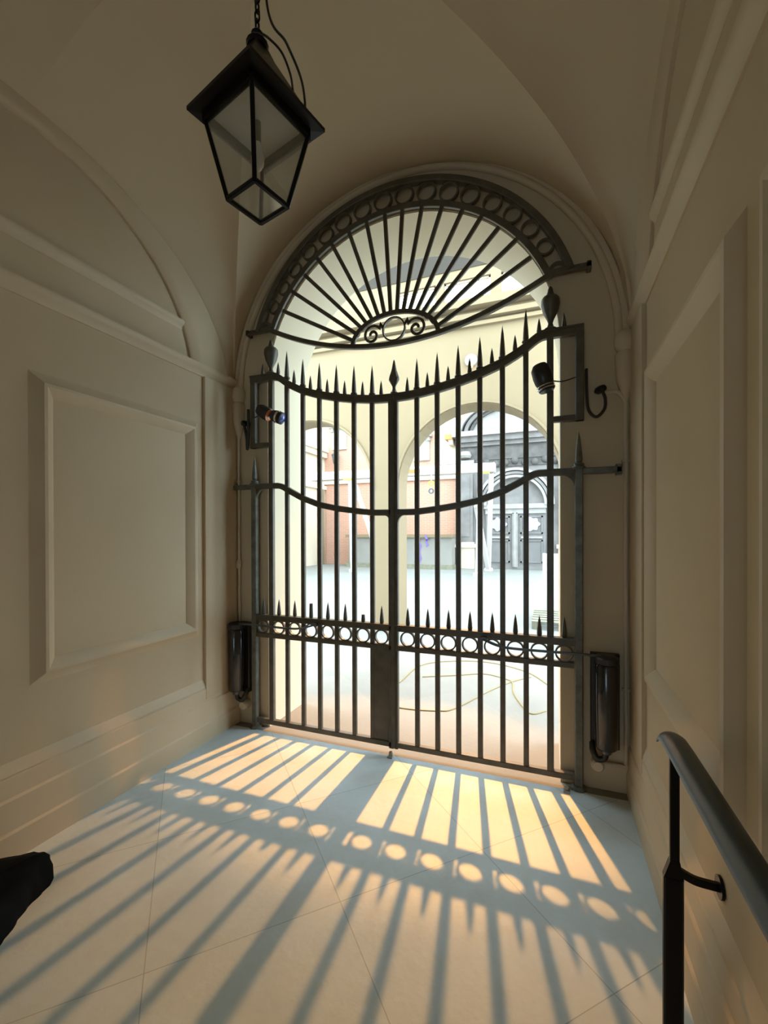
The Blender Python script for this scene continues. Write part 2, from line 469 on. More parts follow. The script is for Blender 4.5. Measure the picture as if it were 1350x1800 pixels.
# ------------------------------------------------------------------ the iron gate
XB = [.16 + .1372 * k for k in range(7)]            # bars of one leaf
XRING = [.0935 + .138 * k for k in range(8)]        # rings and short spikes
def interp(tab, x):
    x = abs(x)
    for (a, b), (c, d) in zip(tab, tab[1:]):
        if a <= x <= c: return b + (d - b) * (x - a) / (c - a)
    return tab[-1][1]
def smooth_tab(tab):
    return tab
TOP = [(0, 2.402), (.08, 2.403), (.16, 2.408), (.3, 2.427), (.437, 2.453), (.573, 2.487), (.712, 2.535), (.80, 2.580), (.848, 2.61), (.895, 2.646), (.93, 2.664), (.96, 2.668), (1.2, 2.668)]
MID = [(0, 1.633), (.08, 1.633), (.16, 1.634), (.3, 1.650), (.437, 1.670), (.573, 1.699), (.712, 1.750), (.80, 1.795), (.848, 1.822), (.885, 1.842), (.92, 1.85), (1.2, 1.85)]

def spike_mb(x, z, h, r, collar):
    m = MB()
    m.lathe([(r * .55, z), (r * .8, z + h * .04), (r, z + h * .14), (r * .82, z + h * .4), (r * .45, z + h * .75), (0, z + h)], (x, 0, 0), 8)
    if collar:
        m.lathe([(.0, z - .004), (.018, z), (.024, z + .009), (.022, z + .018), (.012, z + .027), (0, z + .028)], (x, 0, 0), 10)
    return m

def gate_leaf(s):
    """s = -1 left leaf, +1 right leaf"""
    word = 'left' if s < 0 else 'right'
    if s < 0: lab = 'iron gate leaf with solid lock plate and the two-lens spotlight, farther from the handrail'
    else: lab = 'open-barred iron gate leaf nearer the handrail, without a lock plate'
    t = thing('gate_leaf', (s * 1.1, 0, 0), lab, 'gate', 'leaves of the arched iron gate')
    # rails
    xs = [.004 + (1.165 - .004) * k / 40 for k in range(41)]
    m = MB(); m.bar([(s * x, 0, interp(TOP, x)) for x in xs], .042, .046); m.bar([(s * x, 0, interp(TOP, x) + .022) for x in xs], .056, .012)
    m.build('top_rail', 'iron', t, 30)
    xs = [.004 + (1.115 - .004) * k / 40 for k in range(41)]
    m = MB(); m.bar([(s * x, 0, interp(MID, x)) for x in xs], .040, .042)
    # rounded gusset under the rail at the meeting stile
    g = [(0, 0), (.05, 0)] + [(.05 - .05 * math.sin(PI / 2 * k / 6), -.05 + .05 * math.cos(PI / 2 * k / 6)) for k in range(7)]
    m.prism([(s * (.028 + a), 1.615 + b) for a, b in g], -.012, .012)
    g2 = [(0, 0), (-.07, 0)] + [(-.07 + .07 * math.sin(PI / 2 * k / 6), -.07 + .07 * math.cos(PI / 2 * k / 6)) for k in range(7)]
    m.prism([(s * (1.115 + a), 1.83 + b) for a, b in g2], -.012, .012)
    m.build('middle_rail', 'iron', t, 30)
    m = MB(); m.bbox(min(s * .004, s * 1.112), max(s * .004, s * 1.112), -.02, .02, .832, .868)
    m.bbox(min(s * .004, s * 1.112), max(s * .004, s * 1.112), -.028, .028, .866, .876, .002)
    m.build('ring_rail', 'iron', t)
    m = MB(); m.bbox(min(s * .004, s * 1.112), max(s * .004, s * 1.112), -.02, .02, .703, .737)
    m.build('ring_rail', 'iron', t)
    m = MB(); m.bbox(min(s * .004, s * 1.112), max(s * .004, s * 1.112), -.02, .02, .048, .084)
    m.build('bottom_rail', 'iron', t)
    # meeting stile
    m = MB()
    if s < 0: m.bbox(-.038, -.0015, -.02, .02, .04, 2.40); m.bbox(-.018, .010, -.028, -.02, .05, 2.38, .002)
    else: m.bbox(.0015, .027, -.018, .018, .04, 2.40)
    m.build('meeting_stile', 'iron', t)
    # bars
    for k, x in enumerate(XB):
        w = .0155 if k < 6 else .019
        m = MB(); m.bbox(s * x - w, s * x + w, -w * .9, w * .9, .07, interp(TOP, x) + .01)
        m.build('bar', 'iron', t)
    # spikes
    for x in XB[:-1]:
        z = interp(TOP, x) + .028
        h = {0: .215, 1: .215, 2: .215, 3: .212, 4: .212, 5: .215}[XB.index(x)]
        spike_mb(s * x, z, h, .0175, True).build('spike', 'iron', t, 40)
    for x in XRING:
        z = interp(TOP, x) + .024
        spike_mb(s * x, z, .108 if x < .9 else .095, .0145, False).build('short_spike', 'iron', t, 40)
    for k, x in enumerate(XRING):
        h = .128
        m = spike_mb(s * x, .872, h, .0155, False)
        if s < 0 and k in (1, 4):      # snapped-off points
            m = MB(); hh = .055 if k == 1 else .108
            m.lathe([(.010, .872), (.015, .885), (.0125, .872 + hh), (.0, .872 + hh + .004)], (s * x, 0, 0), 8)
        m.build('broken_spike' if (s < 0 and k in (1, 4)) else 'short_spike', 'iron', t, 40)
    # rings
    for x in XRING:
        m = MB(); m.ring((s * x, 0, .7845), .0515, .009, -.012, .012, 24); m.build('ring', 'iron', t, 40)
    # urn finial on the last bar
    m = MB(); z = 2.69
    m.lathe([(.0, z), (.034, z), (.036, z + .012), (.020, z + .022), (.013, z + .045), (.020, z + .065), (.042, z + .11), (.053, z + .155), (.052, z + .185), (.042, z + .20), (.026, z + .206), (.020, z + .222), (.016, z + .232), (.015, z + .244), (.009, z + .258), (0, z + .268)], (s * .985, 0, 0), 16)
    m.build('urn_finial', 'iron', t, 40)
    # square bracket frame that carries the lamp wiring
    m = MB(); x1 = 1.166
    m.bbox(min(s * (x1 - .046), s * x1), max(s * (x1 - .046), s * x1), -.02, .02, 2.145, 2.69)
    m.bbox(min(s * .985, s * x1), max(s * .985, s * x1), -.018, .018, 2.145, 2.18)
    m.build('bracket_frame', 'iron', t)
    if s < 0:
        m = MB(); m.bbox(-.175, -.036, -.010, .010, .075, .712); m.build('lock_plate', 'iron', t)
        # spade finial at the meeting point
        m = MB(); z = 2.428
        m.lathe([(0, z), (.024, z), (.026, z + .012), (.016, z + .022), (.011, z + .04), (.013, z + .055), (.038, z + .10), (.034, z + .118), (.019, z + .16), (.012, z + .195), (.006, z + .225), (0, z + .235)], (0, 0, 0), 8)
        m.build('spade_finial', 'iron', t, 40)
    else:
        m = MB(); m.bbox(.03, .052, -.032, -.018, .838, .866); m.build('latch_block', 'steel', t)
    return t
gate_leaf(-1); gate_leaf(1)

for s in (-1, 1):
    lab = 'square iron hinge post with a spike, beside the %s' % ('gate opener farther from the handrail' if s < 0 else 'gate opener nearer the handrail')
    t = thing('hinge_post', (s * 1.138, 0, 0), lab, 'post', 'hinge posts of the gate')
    m = MB(); m.bbox(s * 1.138 - .022, s * 1.138 + .022, -.022, .022, 0, 1.862, .005)
    m.lathe([(.045, 0), (.045, .012), (.03, .022), (.024, .022)], (s * 1.138, 0, 0), 12)
    m.build('post', 'postiron', t)
    m = MB()
    m.lathe([(0, 1.862), (.036, 1.862), (.038, 1.874), (.028, 1.884), (.030, 1.894), (.018, 1.902)], (s * 1.138, 0, 0), 12)
    m.build('collar', 'postiron', t, 40)
    spike_mb(s * 1.138, 1.895, .19, .021, False).build('spike', 'postiron', t, 40)
    m = MB(); m.bbox(min(s * 1.16, s * 1.36), max(s * 1.16, s * 1.36), -.018, .018, 1.832, 1.868)
    m.bbox(min(s * 1.33, s * 1.36), max(s * 1.33, s * 1.36), -.018, .0395, 1.82, 1.88)
    m.build('wall_stay', 'postiron', t)

# ------------------------------------------------------------------ fanlight grille
t = thing('fanlight_grille', (0, 0, 2.77), 'semicircular iron fanlight grille with sunburst spokes above the gate', 'grille')
CO, RO, CI, RI = 2.680, 1.150, 2.617, 1.062
def band(cz, r, zmin): 
    a = math.asin((zmin - cz) / r)
    return arc(0, cz, r, a, PI - a, 60, 0)
m = MB(); m.bar(band(CO, RO, 3.03), .040, .048, up=(0, 1, 0)); m.build('outer_hoop', 'iron', t, 30)
m = MB(); m.bar(band(CI, RI - .006, 3.03), .040, .022, up=(0, 1, 0)); m.build('inner_hoop', 'iron', t, 30)
ZS = lambda x: 2.770 + .262 * x * x
m = MB(); m.bar([(x / 20, 0, ZS(x / 20)) for x in range(-20, 21)], .034, .032)
m.build('sagging_rail', 'iron', t, 30)
for s in (-1, 1):
    m = MB(); m.bbox(min(s * .97, s * 1.205), max(s * .97, s * 1.205), -.016, .016, 3.018, 3.048)
    m.bbox(min(s * 1.18, s * 1.205), max(s * 1.18, s * 1.205), -.016, .0395, 3.012, 3.054)
    m.build('wall_stay', 'iron', t)
# ring band between the hoops
fr = [(.075, 3.732), (.225, 3.708), (.372, 3.668), (.505, 3.607), (.638, 3.520), (.757, 3.420), (.856, 3.309), (.945, 3.186)]
for x, z in fr:
    for s in (-1, 1):
        # centre each ring between both hoops on its own radius
        ang = math.atan2(z - 2.64, x)
        d = Vector((math.cos(ang), math.sin(ang)))
        def hit(cz, r):
            oz = 2.64 - cz; b = d.y * oz; return -b + math.sqrt(b * b - oz * oz + r * r)
        r0, r1 = hit(CI, RI + .006), hit(CO, RO - .018)
        rm, rr = (r0 + r1) / 2, (r1 - r0) / 2 + .003
        m = MB(); m.ring((s * d.x * rm, 0, 2.64 + d.y * rm), max(rr, .036), .011, -.012, .012, 20)
        m.build('ring', 'iron', t, 40)
for s in (-1, 1):   # half rings at the springing
    m = MB(); m.bar(arc(s * 1.025, 3.045, .038, 0, PI, 12), .022, .010, up=(0, 1, 0)); m.build('half_ring', 'iron', t, 40)
# spokes
so = [(.064, 3.668), (.203, 3.652), (.338, 3.608), (.468, 3.540), (.582, 3.460), (.689, 3.366), (.794, 3.266), (.875, 3.139)]
si = [(.022, 2.985), (.066, 2.982), (.108, 2.970), (.150, 2.950), (.188, 2.930), (.222, 2.905), (.258, 2.872), (.288, 2.836)]
for (xo, zo), (xi, zi) in zip(so, si):
    for s in (-1, 1):
        m = MB(); m.bar([(s * xi, 0, zi - .006), (s * xo, 0, zo + .012)], .026, .020, up=(0, 1, 0)); m.build('spoke', 'iron', t, 30)
# hub
m = MB(); m.bar([(.305 * math.cos(PI * k / 28), 0, 2.798 + .182 * math.sin(PI * k / 28)) for k in range(29)], .030, .022, up=(0, 1, 0)); m.build('hub_arch', 'iron', t, 30)
m = MB(); m.ring((0, 0, 2.868), .083, .010, -.010, .010, 28); m.build('hub_ring', 'iron', t, 40)
for s in (-1, 1):
    p = [(s * .078, 0, 2.89), (s * .095, 0, 2.915)]
    for k in range(26):
        a = PI * .80 - k * .36
        r = .068 * (1 - k / 30.)
        p.append((s * (.158 + r * math.cos(a)), 0, 2.852 + r * math.sin(a)))
    m = MB(); m.bar(p, .018, .010, up=(0, 1, 0)); m.build('scroll', 'iron', t, 40)

# ------------------------------------------------------------------ lantern, chain, flex
LX, LY, LA = 0.0, -1.46, -7.308
def corner(k, D, z): 
    a = LA + k * PI / 2; return Vector((LX + D * math.cos(a), LY + D * math.sin(a), z))
t = thing('hanging_lantern', (LX, LY, 3.28), 'black four-sided glass lantern hanging from a chain under the vault', 'lantern')
m = MB()
z1, z2 = 2.982, 2.994
lv = [(.240, 2.978), (.240, 2.992), (.225, 3.000), (.165, 3.060), (.06, 3.20), (.03, 3.255)]
vs = [corner(k, D, z) for D, z in lv for k in range(4)]
fs = [(i * 4 + k, i * 4 + (k + 1) % 4, i * 4 + 4 + (k + 1) % 4, i * 4 + 4 + k) for i in range(len(lv) - 1) for k in range(4)]
m.add(vs, fs + [(20, 21, 22, 23)])
REFL = [corner(k, D_, z_) for D_, z_ in ((.168, 2.974), (.168, 2.979)) for k in range(4)]
# soffit of the roof, open in the middle
vs = [corner(k, .240, 2.978) for k in range(4)] + [corner(k, .165, 2.972) for k in range(4)]
m.add(vs, [(k, (k + 1) % 4, 4 + (k + 1) % 4, 4 + k) for k in range(4)])
m.build('roof', 'black', t)
m = MB(); m.add(REFL, [(0, 1, 2, 3), (7, 6, 5, 4)] + [(k, (k + 1) % 4, 4 + (k + 1) % 4, 4 + k) for k in range(4)]); m.build('reflector', 'enamel', t)
m = MB(); m.lathe([(.036, 3.235), (.040, 3.250), (.028, 3.268), (.018, 3.275), (.022, 3.288), (.012, 3.302), (0, 3.304)], (LX, LY, 0), 14)
m.build('roof_knob', 'black', t, 40)
m = MB()
for k in range(4):
    m.bar([corner(k, .180, 2.962), corner(k + 1, .180, 2.962)], .020, .040)
    m.bar([corner(k, .180, 2.960), corner(k, .104, 2.684)], .015, .015)
    m.bar([corner(k, .104, 2.686), corner(k + 1, .104, 2.686)], .015, .015)
m.build('frame', 'black', t)
for k in range(4):
    m = MB()
    a, b, c, d = corner(k, .176, 2.945), corner(k + 1, .176, 2.945), corner(k + 1, .102, 2.688), corner(k, .102, 2.688)
    n = (b - a).cross(c - a).normalized() * .0015
    m.add([a + n, b + n, c + n, d + n, a - n, b - n, c - n, d - n], [(0, 1, 2, 3), (7, 6, 5, 4), (0, 4, 5, 1), (1, 5, 6, 2), (2, 6, 7, 3), (3, 7, 4, 0)])
    m.build('pane', 'glass', t)
m = MB(); z = 2.686
m.add([corner(k, .100, z + dz) for dz in (0, .003) for k in range(4)], [(0, 1, 2, 3), (7, 6, 5, 4)] + [(k, (k + 1) % 4, 4 + (k + 1) % 4, 4 + k) for k in range(4)])
m.build('pane', 'glass', t)
m = MB(); m.tube([(LX, LY, 3.02), (LX, LY, 2.90)], .012, 10, up=(0, 1, 0)); m.build('lamp_holder', 'steel', t, 40)
m = MB(); m.lathe([(.0, 2.80), (.012, 2.805), (.022, 2.825), (.024, 2.845), (.018, 2.875), (.011, 2.90), (.011, 2.91)], (LX, LY, 0), 14); m.build('bulb', 'bulb', t, 60)

zt = zbar(abs(LY - YC) / BAY)
ch = thing('lantern_chain', (LX, LY, 3.95), 'dark iron chain of oval links holding up the lantern', 'chain')
z = 3.300; i = 0
while z < 3.915:
    p = []
    for k in range(16):
        a = 2 * PI * k / 16
        dx = .009 * math.cos(a); dz = .012 * math.sin(a) + (.010 if math.sin(a) > 0 else -.010)
        p.append((LX + (dx if i % 2 else 0), LY + (0 if i % 2 else dx), z + .020 + dz))
    m = MB(); m.tube(p, .0036, 6, True, up=(0, 1, 0) if i % 2 else (1, 0, 0)); m.build('link', 'black', ch, 40)
    z += .0335; i += 1
m = MB(); m.tube([(LX, LY, 3.91), (LX, LY, 3.965)], .005, 8, up=(0, 1, 0)); m.lathe([(.035, 3.94), (.03, 3.93), (.012, 3.92), (.0, 3.915)], (LX, LY, 0), 14); m.build('ceiling_hook', 'black', ch, 40)

def bez(pts, n=14):
    """Catmull-Rom through points"""
    P = [Vector(p) for p in pts]; P = [P[0] * 2 - P[1]] + P + [P[-1] * 2 - P[-2]]; out = []
    for i in range(1, len(P) - 2):
        a, b, c, d = P[i - 1:i + 3]
        for k in range(n):
            u = k / n
            out.append(.5 * ((2 * b) + (c - a) * u + (2 * a - 5 * b + 4 * c - d) * u * u + (3 * b - a - 3 * c + d) * u ** 3))
    out.append(P[-2]); return out
RD = Vector((math.cos(YAW), math.sin(YAW), 0))     # across the lantern, along its right-hand roof slope
def lp(a, z, back=0.): return Vector((LX, LY, z)) + RD * a + Vector((-math.sin(YAW), math.cos(YAW), 0)) * back
m = MB(); m.tube(bez([lp(.008, 3.93, .02), lp(.03, 3.42, .02), lp(.10, 3.28, .02), lp(.15, 3.16, .02), lp(.168, 3.06, .01), lp(.166, 3.005, .01)]), .0045, 8, up=(0, 1, 0))
tag(m.build('lantern_flex', 'cable', None, 40), 'thin black flex bowing out beside the chain down to the lantern roof edge', 'cable', 'lantern wiring')
m = MB(); m.tube(bez([lp(.010, 3.295, .0), lp(.04, 3.285, .01), (lp(.085, 3.235, .01)), lp(.115, 3.16, .012), lp(.125, 3.10, .012)]), .004, 8, up=(0, 1, 0))
tag(m.build('lantern_flex', 'cable', None, 40), 'short black flex curling from the lantern roof knob down the roof slope', 'cable', 'lantern wiring')

# ------------------------------------------------------------------ gate openers
def opener(s):
    lab = ('black cylindrical gate opener on the wall farther from the handrail, arm to the lock-plate leaf' if s < 0 else
           'black box-bodied gate opener on the wall nearest the handrail, arm to the open-barred leaf')
    x = s * 1.275
    t = thing('gate_opener', (x, -.04, .3), lab, 'gate opener', 'gate openers')
    # back plate fixed to the wall
    m = MB(); m.bbox(x - .075, x + .075, .0, .0395, .26, .80); m.build('back_plate', 'blackplastic', t)
    m = MB()
    m.lathe([(0, .285), (.05, .285), (.060, .297), (.060, .745), (.052, .76), (0, .76)], (x - s * .0, -.055, 0), 24)
    m.build('cylinder', 'gunmetal', t, 40)
    m = MB(); m.lathe([(.0, .258), (.026, .258), (.03, .268), (.03, .29)], (x, -.055, 0), 14); m.build('drain_cap', 'steel', t, 40)
    m = MB(); m.lathe([(.064, .765), (.064, .795), (.05, .806), (.0, .806)], (x, -.055, 0), 20); m.lathe([(.03, .755), (.03, .77)], (x, -.055, 0), 12)
    m.build('head', 'blackplastic', t, 40)
    # bent arm to the ring rail
    xe = s * .595
    p = bez([(x, -.06, .800), (s * 1.10, -.075, .806), (s * .80, -.075, .803), (s * .69, -.065, .810), (xe, -.038, .835)], 8)
    m = MB(); m.bar(p, .026, .010); m.build('arm', 'steel', t, 40)
    m = MB(); m.bbox(xe - .02, xe + .02, -.05, -.0205, .826, .85); m.build('arm_shoe', 'steel', t)
    # hydraulic elbow and pipe to the round junction
    m = MB(); m.tube(bez([(x, -.05, .262), (x - s * .01, -.05, .225), (x - s * .045, -.045, .215), (x - s * .065, -.03, .25), (x - s * .066, .0, .285)]), .017, 10, up=(0, 1, 0)); m.build('elbow', 'blackplastic', t, 40)
    return t
opener(-1); opener(1)
for s in (-1, 1):
    lab = 'round pale junction cap under the gate opener %s' % ('farther from the handrail' if s < 0 else 'nearer the handrail')
    t = thing('junction_cap', (s * 1.235, .0, .165), lab, 'junction box', 'junction caps under the openers')
    m = MB(); m.lathe([(.0, -.04), (.026, -.04), (.034, -.03), (.036, -.0), (.03, .041)], (s * 1.235, 0, .165), 18, 'y'); m.build('cap', 'conduit', t, 40)
    m = MB(); m.tube([(s * 1.26, .02, .165), (s * 1.378, .02, .165)], .011, 10); m.build('pipe', 'conduit', t, 40)

# ------------------------------------------------------------------ conduits, plugs and cable
for s in (-1, 1):
    XP = -1.308 if s < 0 else 1.384
    lab = ('slim painted conduit with a joint collar on the gate wall, far side from handrail' if s < 0 else
           'slim painted conduit without a collar on the gate wall in the corner by the handrail')
    t = thing('conduit', (XP, .02, 0), lab, 'pipe', 'conduits on the gate wall')
    xe = -1.235 if s < 0 else 1.272
    zt_ = 2.345 if s < 0 else 2.30
    p = [(XP, .026, .17)] + [(XP, .026, zt_ - .10)] + [(XP - s * .06 * (1 - math.cos(a)), .026, zt_ - .10 + .10 * math.sin(a)) for a in [PI / 2 * k / 8 for k in range(1, 9)]] + [(xe, .024, zt_ - .002)]
    m = MB(); m.tube(p, .011, 10, up=(0, 1, 0)); m.build('pipe', 'conduit', t, 40)
    m = MB()
    for z in ((1.25,) if s < 0 else ()):
        m.lathe([(.012, z - .035), (.02, z - .025), (.022, z), (.02, z + .025), (.012, z + .035)], (XP, .022, 0), 12)
    for z in (.6, 1.9): m.bbox(XP - .02, XP + .02, .018, .042, z - .008, z + .008, .003)
    m.build('collar', 'conduit', t, 40)
    # plug and short lead to the bracket frame
    lab = ('black plug and lead clipped to the bracket frame beside the two-lens spotlight' if s < 0 else 'black plug and looped lead hanging beside the single black spotlight')
    pl = thing('power_lead', (xe, .0, zt_), lab, 'cable', 'leads on the gate brackets')
    m = MB(); m.lathe([(.0, -.03), (.018, -.03), (.022, -.015), (.022, .02), (.012, .042)], (0, 0, 0), 12, 'y')
    m.xf(Matrix.Translation((xe + (0.012 if s < 0 else -.02), .0, zt_ + (.0 if s < 0 else .012))) @ Matrix.Rotation(.5 * s, 4, 'Z'))
    m.build('plug', 'blackplastic', pl, 40)
    if s < 0:
        q = bez([(-1.222, -.02, 2.34), (-1.205, -.03, 2.30), (-1.188, -.03, 2.22), (-1.183, -.03, 2.14), (-1.176, -.028, 2.18), (-1.174, -.028, 2.30), (-1.174, -.028, 2.44)])
        rr = .011
    else:
        q = bez([(1.252, -.03, 2.31), (1.272, -.035, 2.25), (1.268, -.035, 2.19), (1.228, -.035, 2.15), (1.188, -.035, 2.19), (1.178, -.03, 2.28), (1.176, -.03, 2.43)])
        rr = .0085
    m = MB(); m.tube(q, rr, 8, up=(0, 1, 0)); m.build('lead', 'cable', pl, 40)

# ------------------------------------------------------------------ small spotlights on the gate
t = thing('gate_spotlight', (-.97, -.04, 2.39), 'two-lens black spotlight with blue and orange glints on the lock-plate leaf', 'spotlight', 'spotlights on the gate')
def lathe_to(prof, p, d, n=18):
    mb = MB(); mb.lathe(prof, (0, 0, 0), n)
    q = Vector(d).to_track_quat('Z', 'Y').to_matrix().to_4x4()
    return mb.xf(Matrix.Translation(p) @ q)
D1 = (.75, .1, -.45)
lathe_to([(.0, -.055), (.036, -.05), (.048, -.02), (.050, .035), (.046, .05), (.040, .05)], (-1.005, -.062, 2.395), D1).build('housing', 'blackplastic', t, 40)
lathe_to([(.040, .047), (.046, .050), (.046, .054), (.036, .056)], (-1.005, -.062, 2.395), D1).build('lens_rim', 'lensorange', t, 40)
lathe_to([(.0, .058), (.02, .056), (.038, .048)], (-1.005, -.062, 2.395), D1).build('lens', 'lensblue', t, 40)
D2 = (.8, .1, -.35)
lathe_to([(.0, -.05), (.036, -.045), (.046, -.01), (.046, .04), (.038, .045)], (-.895, -.05, 2.352), D2).build('housing', 'blackplastic', t, 40)
lathe_to([(.0, .056), (.02, .054), (.037, .043)], (-.895, -.05, 2.352), D2).build('lens', 'lensblue', t, 40)
lathe_to([(.047, -.004), (.050, .0), (.050, .008), (.047, .012)], (-.895, -.05, 2.352), D2).build('ring', 'chrome', t, 40)
m = MB(); m.tube([(-1.01, -.05, 2.40), (-1.10, -.03, 2.375), (-1.14, -.02, 2.375)], .004, 6); m.bbox(-1.005, -.965, -.055, -.015, 2.375, 2.405); m.bbox(-.985, -.86, -.032, -.018, 2.36, 2.375, .003); m.build('mount', 'blackplastic', t)
t = thing('gate_spotlight', (.96, -.04, 2.39), 'single black spotlight with silver rings on the gate leaf nearer the handrail', 'spotlight', 'spotlights on the gate')
D3 = (.25, .0, -.9)
m = lathe_to([(.0, -.085), (.038, -.08), (.054, -.055), (.056, -.01), (.052, .03), (.044, .045)], (.945, -.065, 2.395), D3); m.build('housing', 'blackplastic', t, 40)
for o in (.048, .064): lathe_to([(.044, o), (.05, o + .002), (.05, o + .008), (.042, o + .010)], (.945, -.065, 2.395), D3).build('ring', 'chrome', t, 40)
lathe_to([(.0, .082), (.04, .082), (.046, .074), (.044, .045)], (.945, -.065, 2.395), D3).build('lens', 'blackplastic', t, 40)
m = MB(); m.bbox(.955, .985, -.05, -.018, 2.39, 2.42); m.tube(bez([(.99, -.03, 2.385), (1.05, -.03, 2.375), (1.125, -.025, 2.392)]), .004, 6); m.build('mount', 'blackplastic', t)

# floor keeps for the gate
for x, lab in ((-.012, 'small pale metal gate keep on the floor at the meeting of the two leaves'), (1.07, 'small metal gate keep at the foot of the hinge post nearer the handrail')):
    t = MB()
    t.bbox(x - .018, x + .018, -.075, -.035, 0, .010, .003); t.lathe([(.012, .008), (.013, .03), (.008, .036), (0, .036)], (x, -.05, 0), 12)
    tag(t.build('gate_keep', 'white', None, 40), lab, 'gate keep', 'gate keeps on the floor')

# ------------------------------------------------------------------ handrail
t = thing('handrail', (1.31, -1.31, 0), 'slate-painted metal handrail on a black post beside the panelled wall', 'handrail')
sec_o = [(.034 * math.cos(PI * k / 10), .026 * math.sin(PI * k / 10)) for k in range(11)]
sec = sec_o + [(.029 * math.cos(PI * k / 10), .020 * math.sin(PI * k / 10)) for k in range(10, -1, -1)]
m = MB()
path = [(1.312, -4.1, .895), (1.312, -2.5, .895), (1.312, -1.36, .895), (1.312, -1.31, .893), (1.312, -1.275, .884), (1.312, -1.255, .868)]
m.sweep(sec, path); m.build('rail', 'railpaint', t, 40)
m = MB(); m.bbox(1.300, 1.324, -1.318, -1.302, .50, .905, .003)
m.bbox(1.284, 1.334, -1.322, -1.298, 0, .51, .005)
m.prism([(1.284, .51), (1.334, .51), (1.324, .56), (1.300, .56)], -1.320, -1.300); m.build('post', 'black', t)
m = MB(); m.bar(bez([(1.322, -1.31, .53), (1.36, -1.31, .515), (1.40, -1.31, .512), (1.428, -1.31, .512)]), .016, .022); m.lathe([(.0, 0), (.03, 0), (.03, .008), (.0, .008)], (1.416, -1.31, .512), 14, 'x'); m.build('wall_arm', 'black', t, 40)
m = MB(); m.bbox(1.300, 1.324, -3.62, -3.60, 0, .905, .003); m.build('post', 'black', t)

# ------------------------------------------------------------------ black bag at the frame edge
t = thing('cloth_bag', (-1.17, -1.72, 0), 'slumped black cloth bag on the paving at the foot of the panelled wall', 'bag')
BAGF = [(-.985, -1.52), (-.955, -1.60), (-.90, -1.70), (-.85, -1.79), (-.80, -1.86), (-.76, -2.0), (-.80, -2.25), (-.98, -2.36), (-1.20, -2.30), (-1.27, -2.05), (-1.26, -1.78), (-1.20, -1.62), (-1.08, -1.535)]
bm_ = MB(); nb = 78; BP = bez(list((x, y, 0) for x, y in BAGF) + [(BAGF[0][0], BAGF[0][1], 0)], 6)[:-1]; nb = len(BP); BC = Vector((-1.06, -1.95, 0)); rows = []; SH = Vector((-.035, -.06, 0))
for f_, z_ in ((.98, 0), (1.0, .015), (1.0, .06), (.985, .095), (.95, .115), (.84, .125), (.6, .130), (.3, .133), (.08, .134)):
    for q, p in enumerate(BP):
        wob = 1 + .015 * math.sin(q * .55 + z_ * 40) + .010 * math.sin(q * 1.7 - z_ * 25)
        d_ = (p - BC) * f_ * wob * 1.10
        ps = max(.35, min(1, (BP[q] - Vector((-.985, -1.52, 0))).length / .25 + .35))
        rows.append(SH + BC + d_ + Vector((0, 0, z_ * (1.45 - .45 * ps if f_ > .5 else 1) * (1 + .05 * math.sin(q * .4)))))
bm_.add(rows, [(r * nb + q, r * nb + (q + 1) % nb, (r + 1) * nb + (q + 1) % nb, (r + 1) * nb + q) for r in range(8) for q in range(nb)] + [tuple(8 * nb + q for q in range(nb)), tuple(q for q in range(nb - 1, -1, -1))])
bm_.build('body', 'cloth', t, 60)
m = MB(); m.tube(bez([(-1.12, -2.05, .12), (-1.14, -2.1, .16), (-1.13, -2.18, .16), (-1.08, -2.22, .11)]), .010, 8); m.build('handle', 'cloth', t, 40)

# ------------------------------------------------------------------ arcade across the yard
YA0, YA1 = 3.4, 3.8
aw = MB()
for cx in (-5.42, -2.71, 0, 2.71): arch_wall(aw, cx - 1.355, cx + 1.355, 4.40, cx, 1.14, 2.16, YA0, YA1, 28)
# storey above with three clerestory openings
YW = YA0 + .10
aw.box(-6.775, 4.065, YA0, YW, 4.40, 4.80)
aw.box(-6.775, 4.065, YA0, YW, 5.08, 7.2)
for x0, x1 in ((-6.775, -1.15), (-.56, -.44), (.22, .36), (1.0, 4.065)): aw.box(x0, x1, YA0, YW, 4.80, 5.08)
struct(aw, 'wall_arcade', 'cream')
for i, (x0, x1) in enumerate(((-1.15, -.56), (-.44, .22), (.36, 1.0))):
    m = MB()
    for a in (x0, x1 - .03): m.box(a, a + .025, 3.44, 3.48, 4.80, 5.08)
    m.box(x0, x1, 3.44, 3.48, 4.80, 4.82); m.box(x0, x1, 3.44, 3.48, 5.06, 5.08)
    w = struct(m, 'window_%d' % (i + 1), 'stone')
    m = MB(); m.box(x0 + .02, x1 - .02, 3.457, 3.463, 4.815, 5.065); m.build('pane', 'glass', w)
# cornice bands under the windows
for z, d, h in ((4.66, .16, .10), (4.50, .10, .07), (4.40, .06, .05)):
    m = MB(); m.box(-6.7, 4.0, YA0 - d, YA0 + .01, z - h / 2, z + h / 2); trim(m, 'cream', None)
# arch archivolts and impost blocks
for cx in (-5.42, -2.71, 0, 2.71):
    m = MB(); m.bar(arc(cx, 2.16, 1.165, 0, PI, 40, YA0 - .008), .03, .05, up=(0, 1, 0)); trim(m, 'cream')
# flat dark sheet painting the shade inside a lunette recess on that wall
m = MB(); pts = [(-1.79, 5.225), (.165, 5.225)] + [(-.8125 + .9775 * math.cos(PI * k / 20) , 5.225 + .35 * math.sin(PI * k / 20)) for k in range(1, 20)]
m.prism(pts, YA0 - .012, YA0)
tag(m.build('lunette_shade', 'lunette'), 'flat dark segment painted as a shaded recess high on the cream wall behind the fanlight', 'panel')
m = MB(); m.bar([(-.8125 + 1.0 * math.cos(PI * k / 24), YA0 - .01, 5.225 + .37 * math.sin(PI * k / 24)) for k in range(25)], .04, .03, up=(0, 1, 0)); trim(m, 'cream')

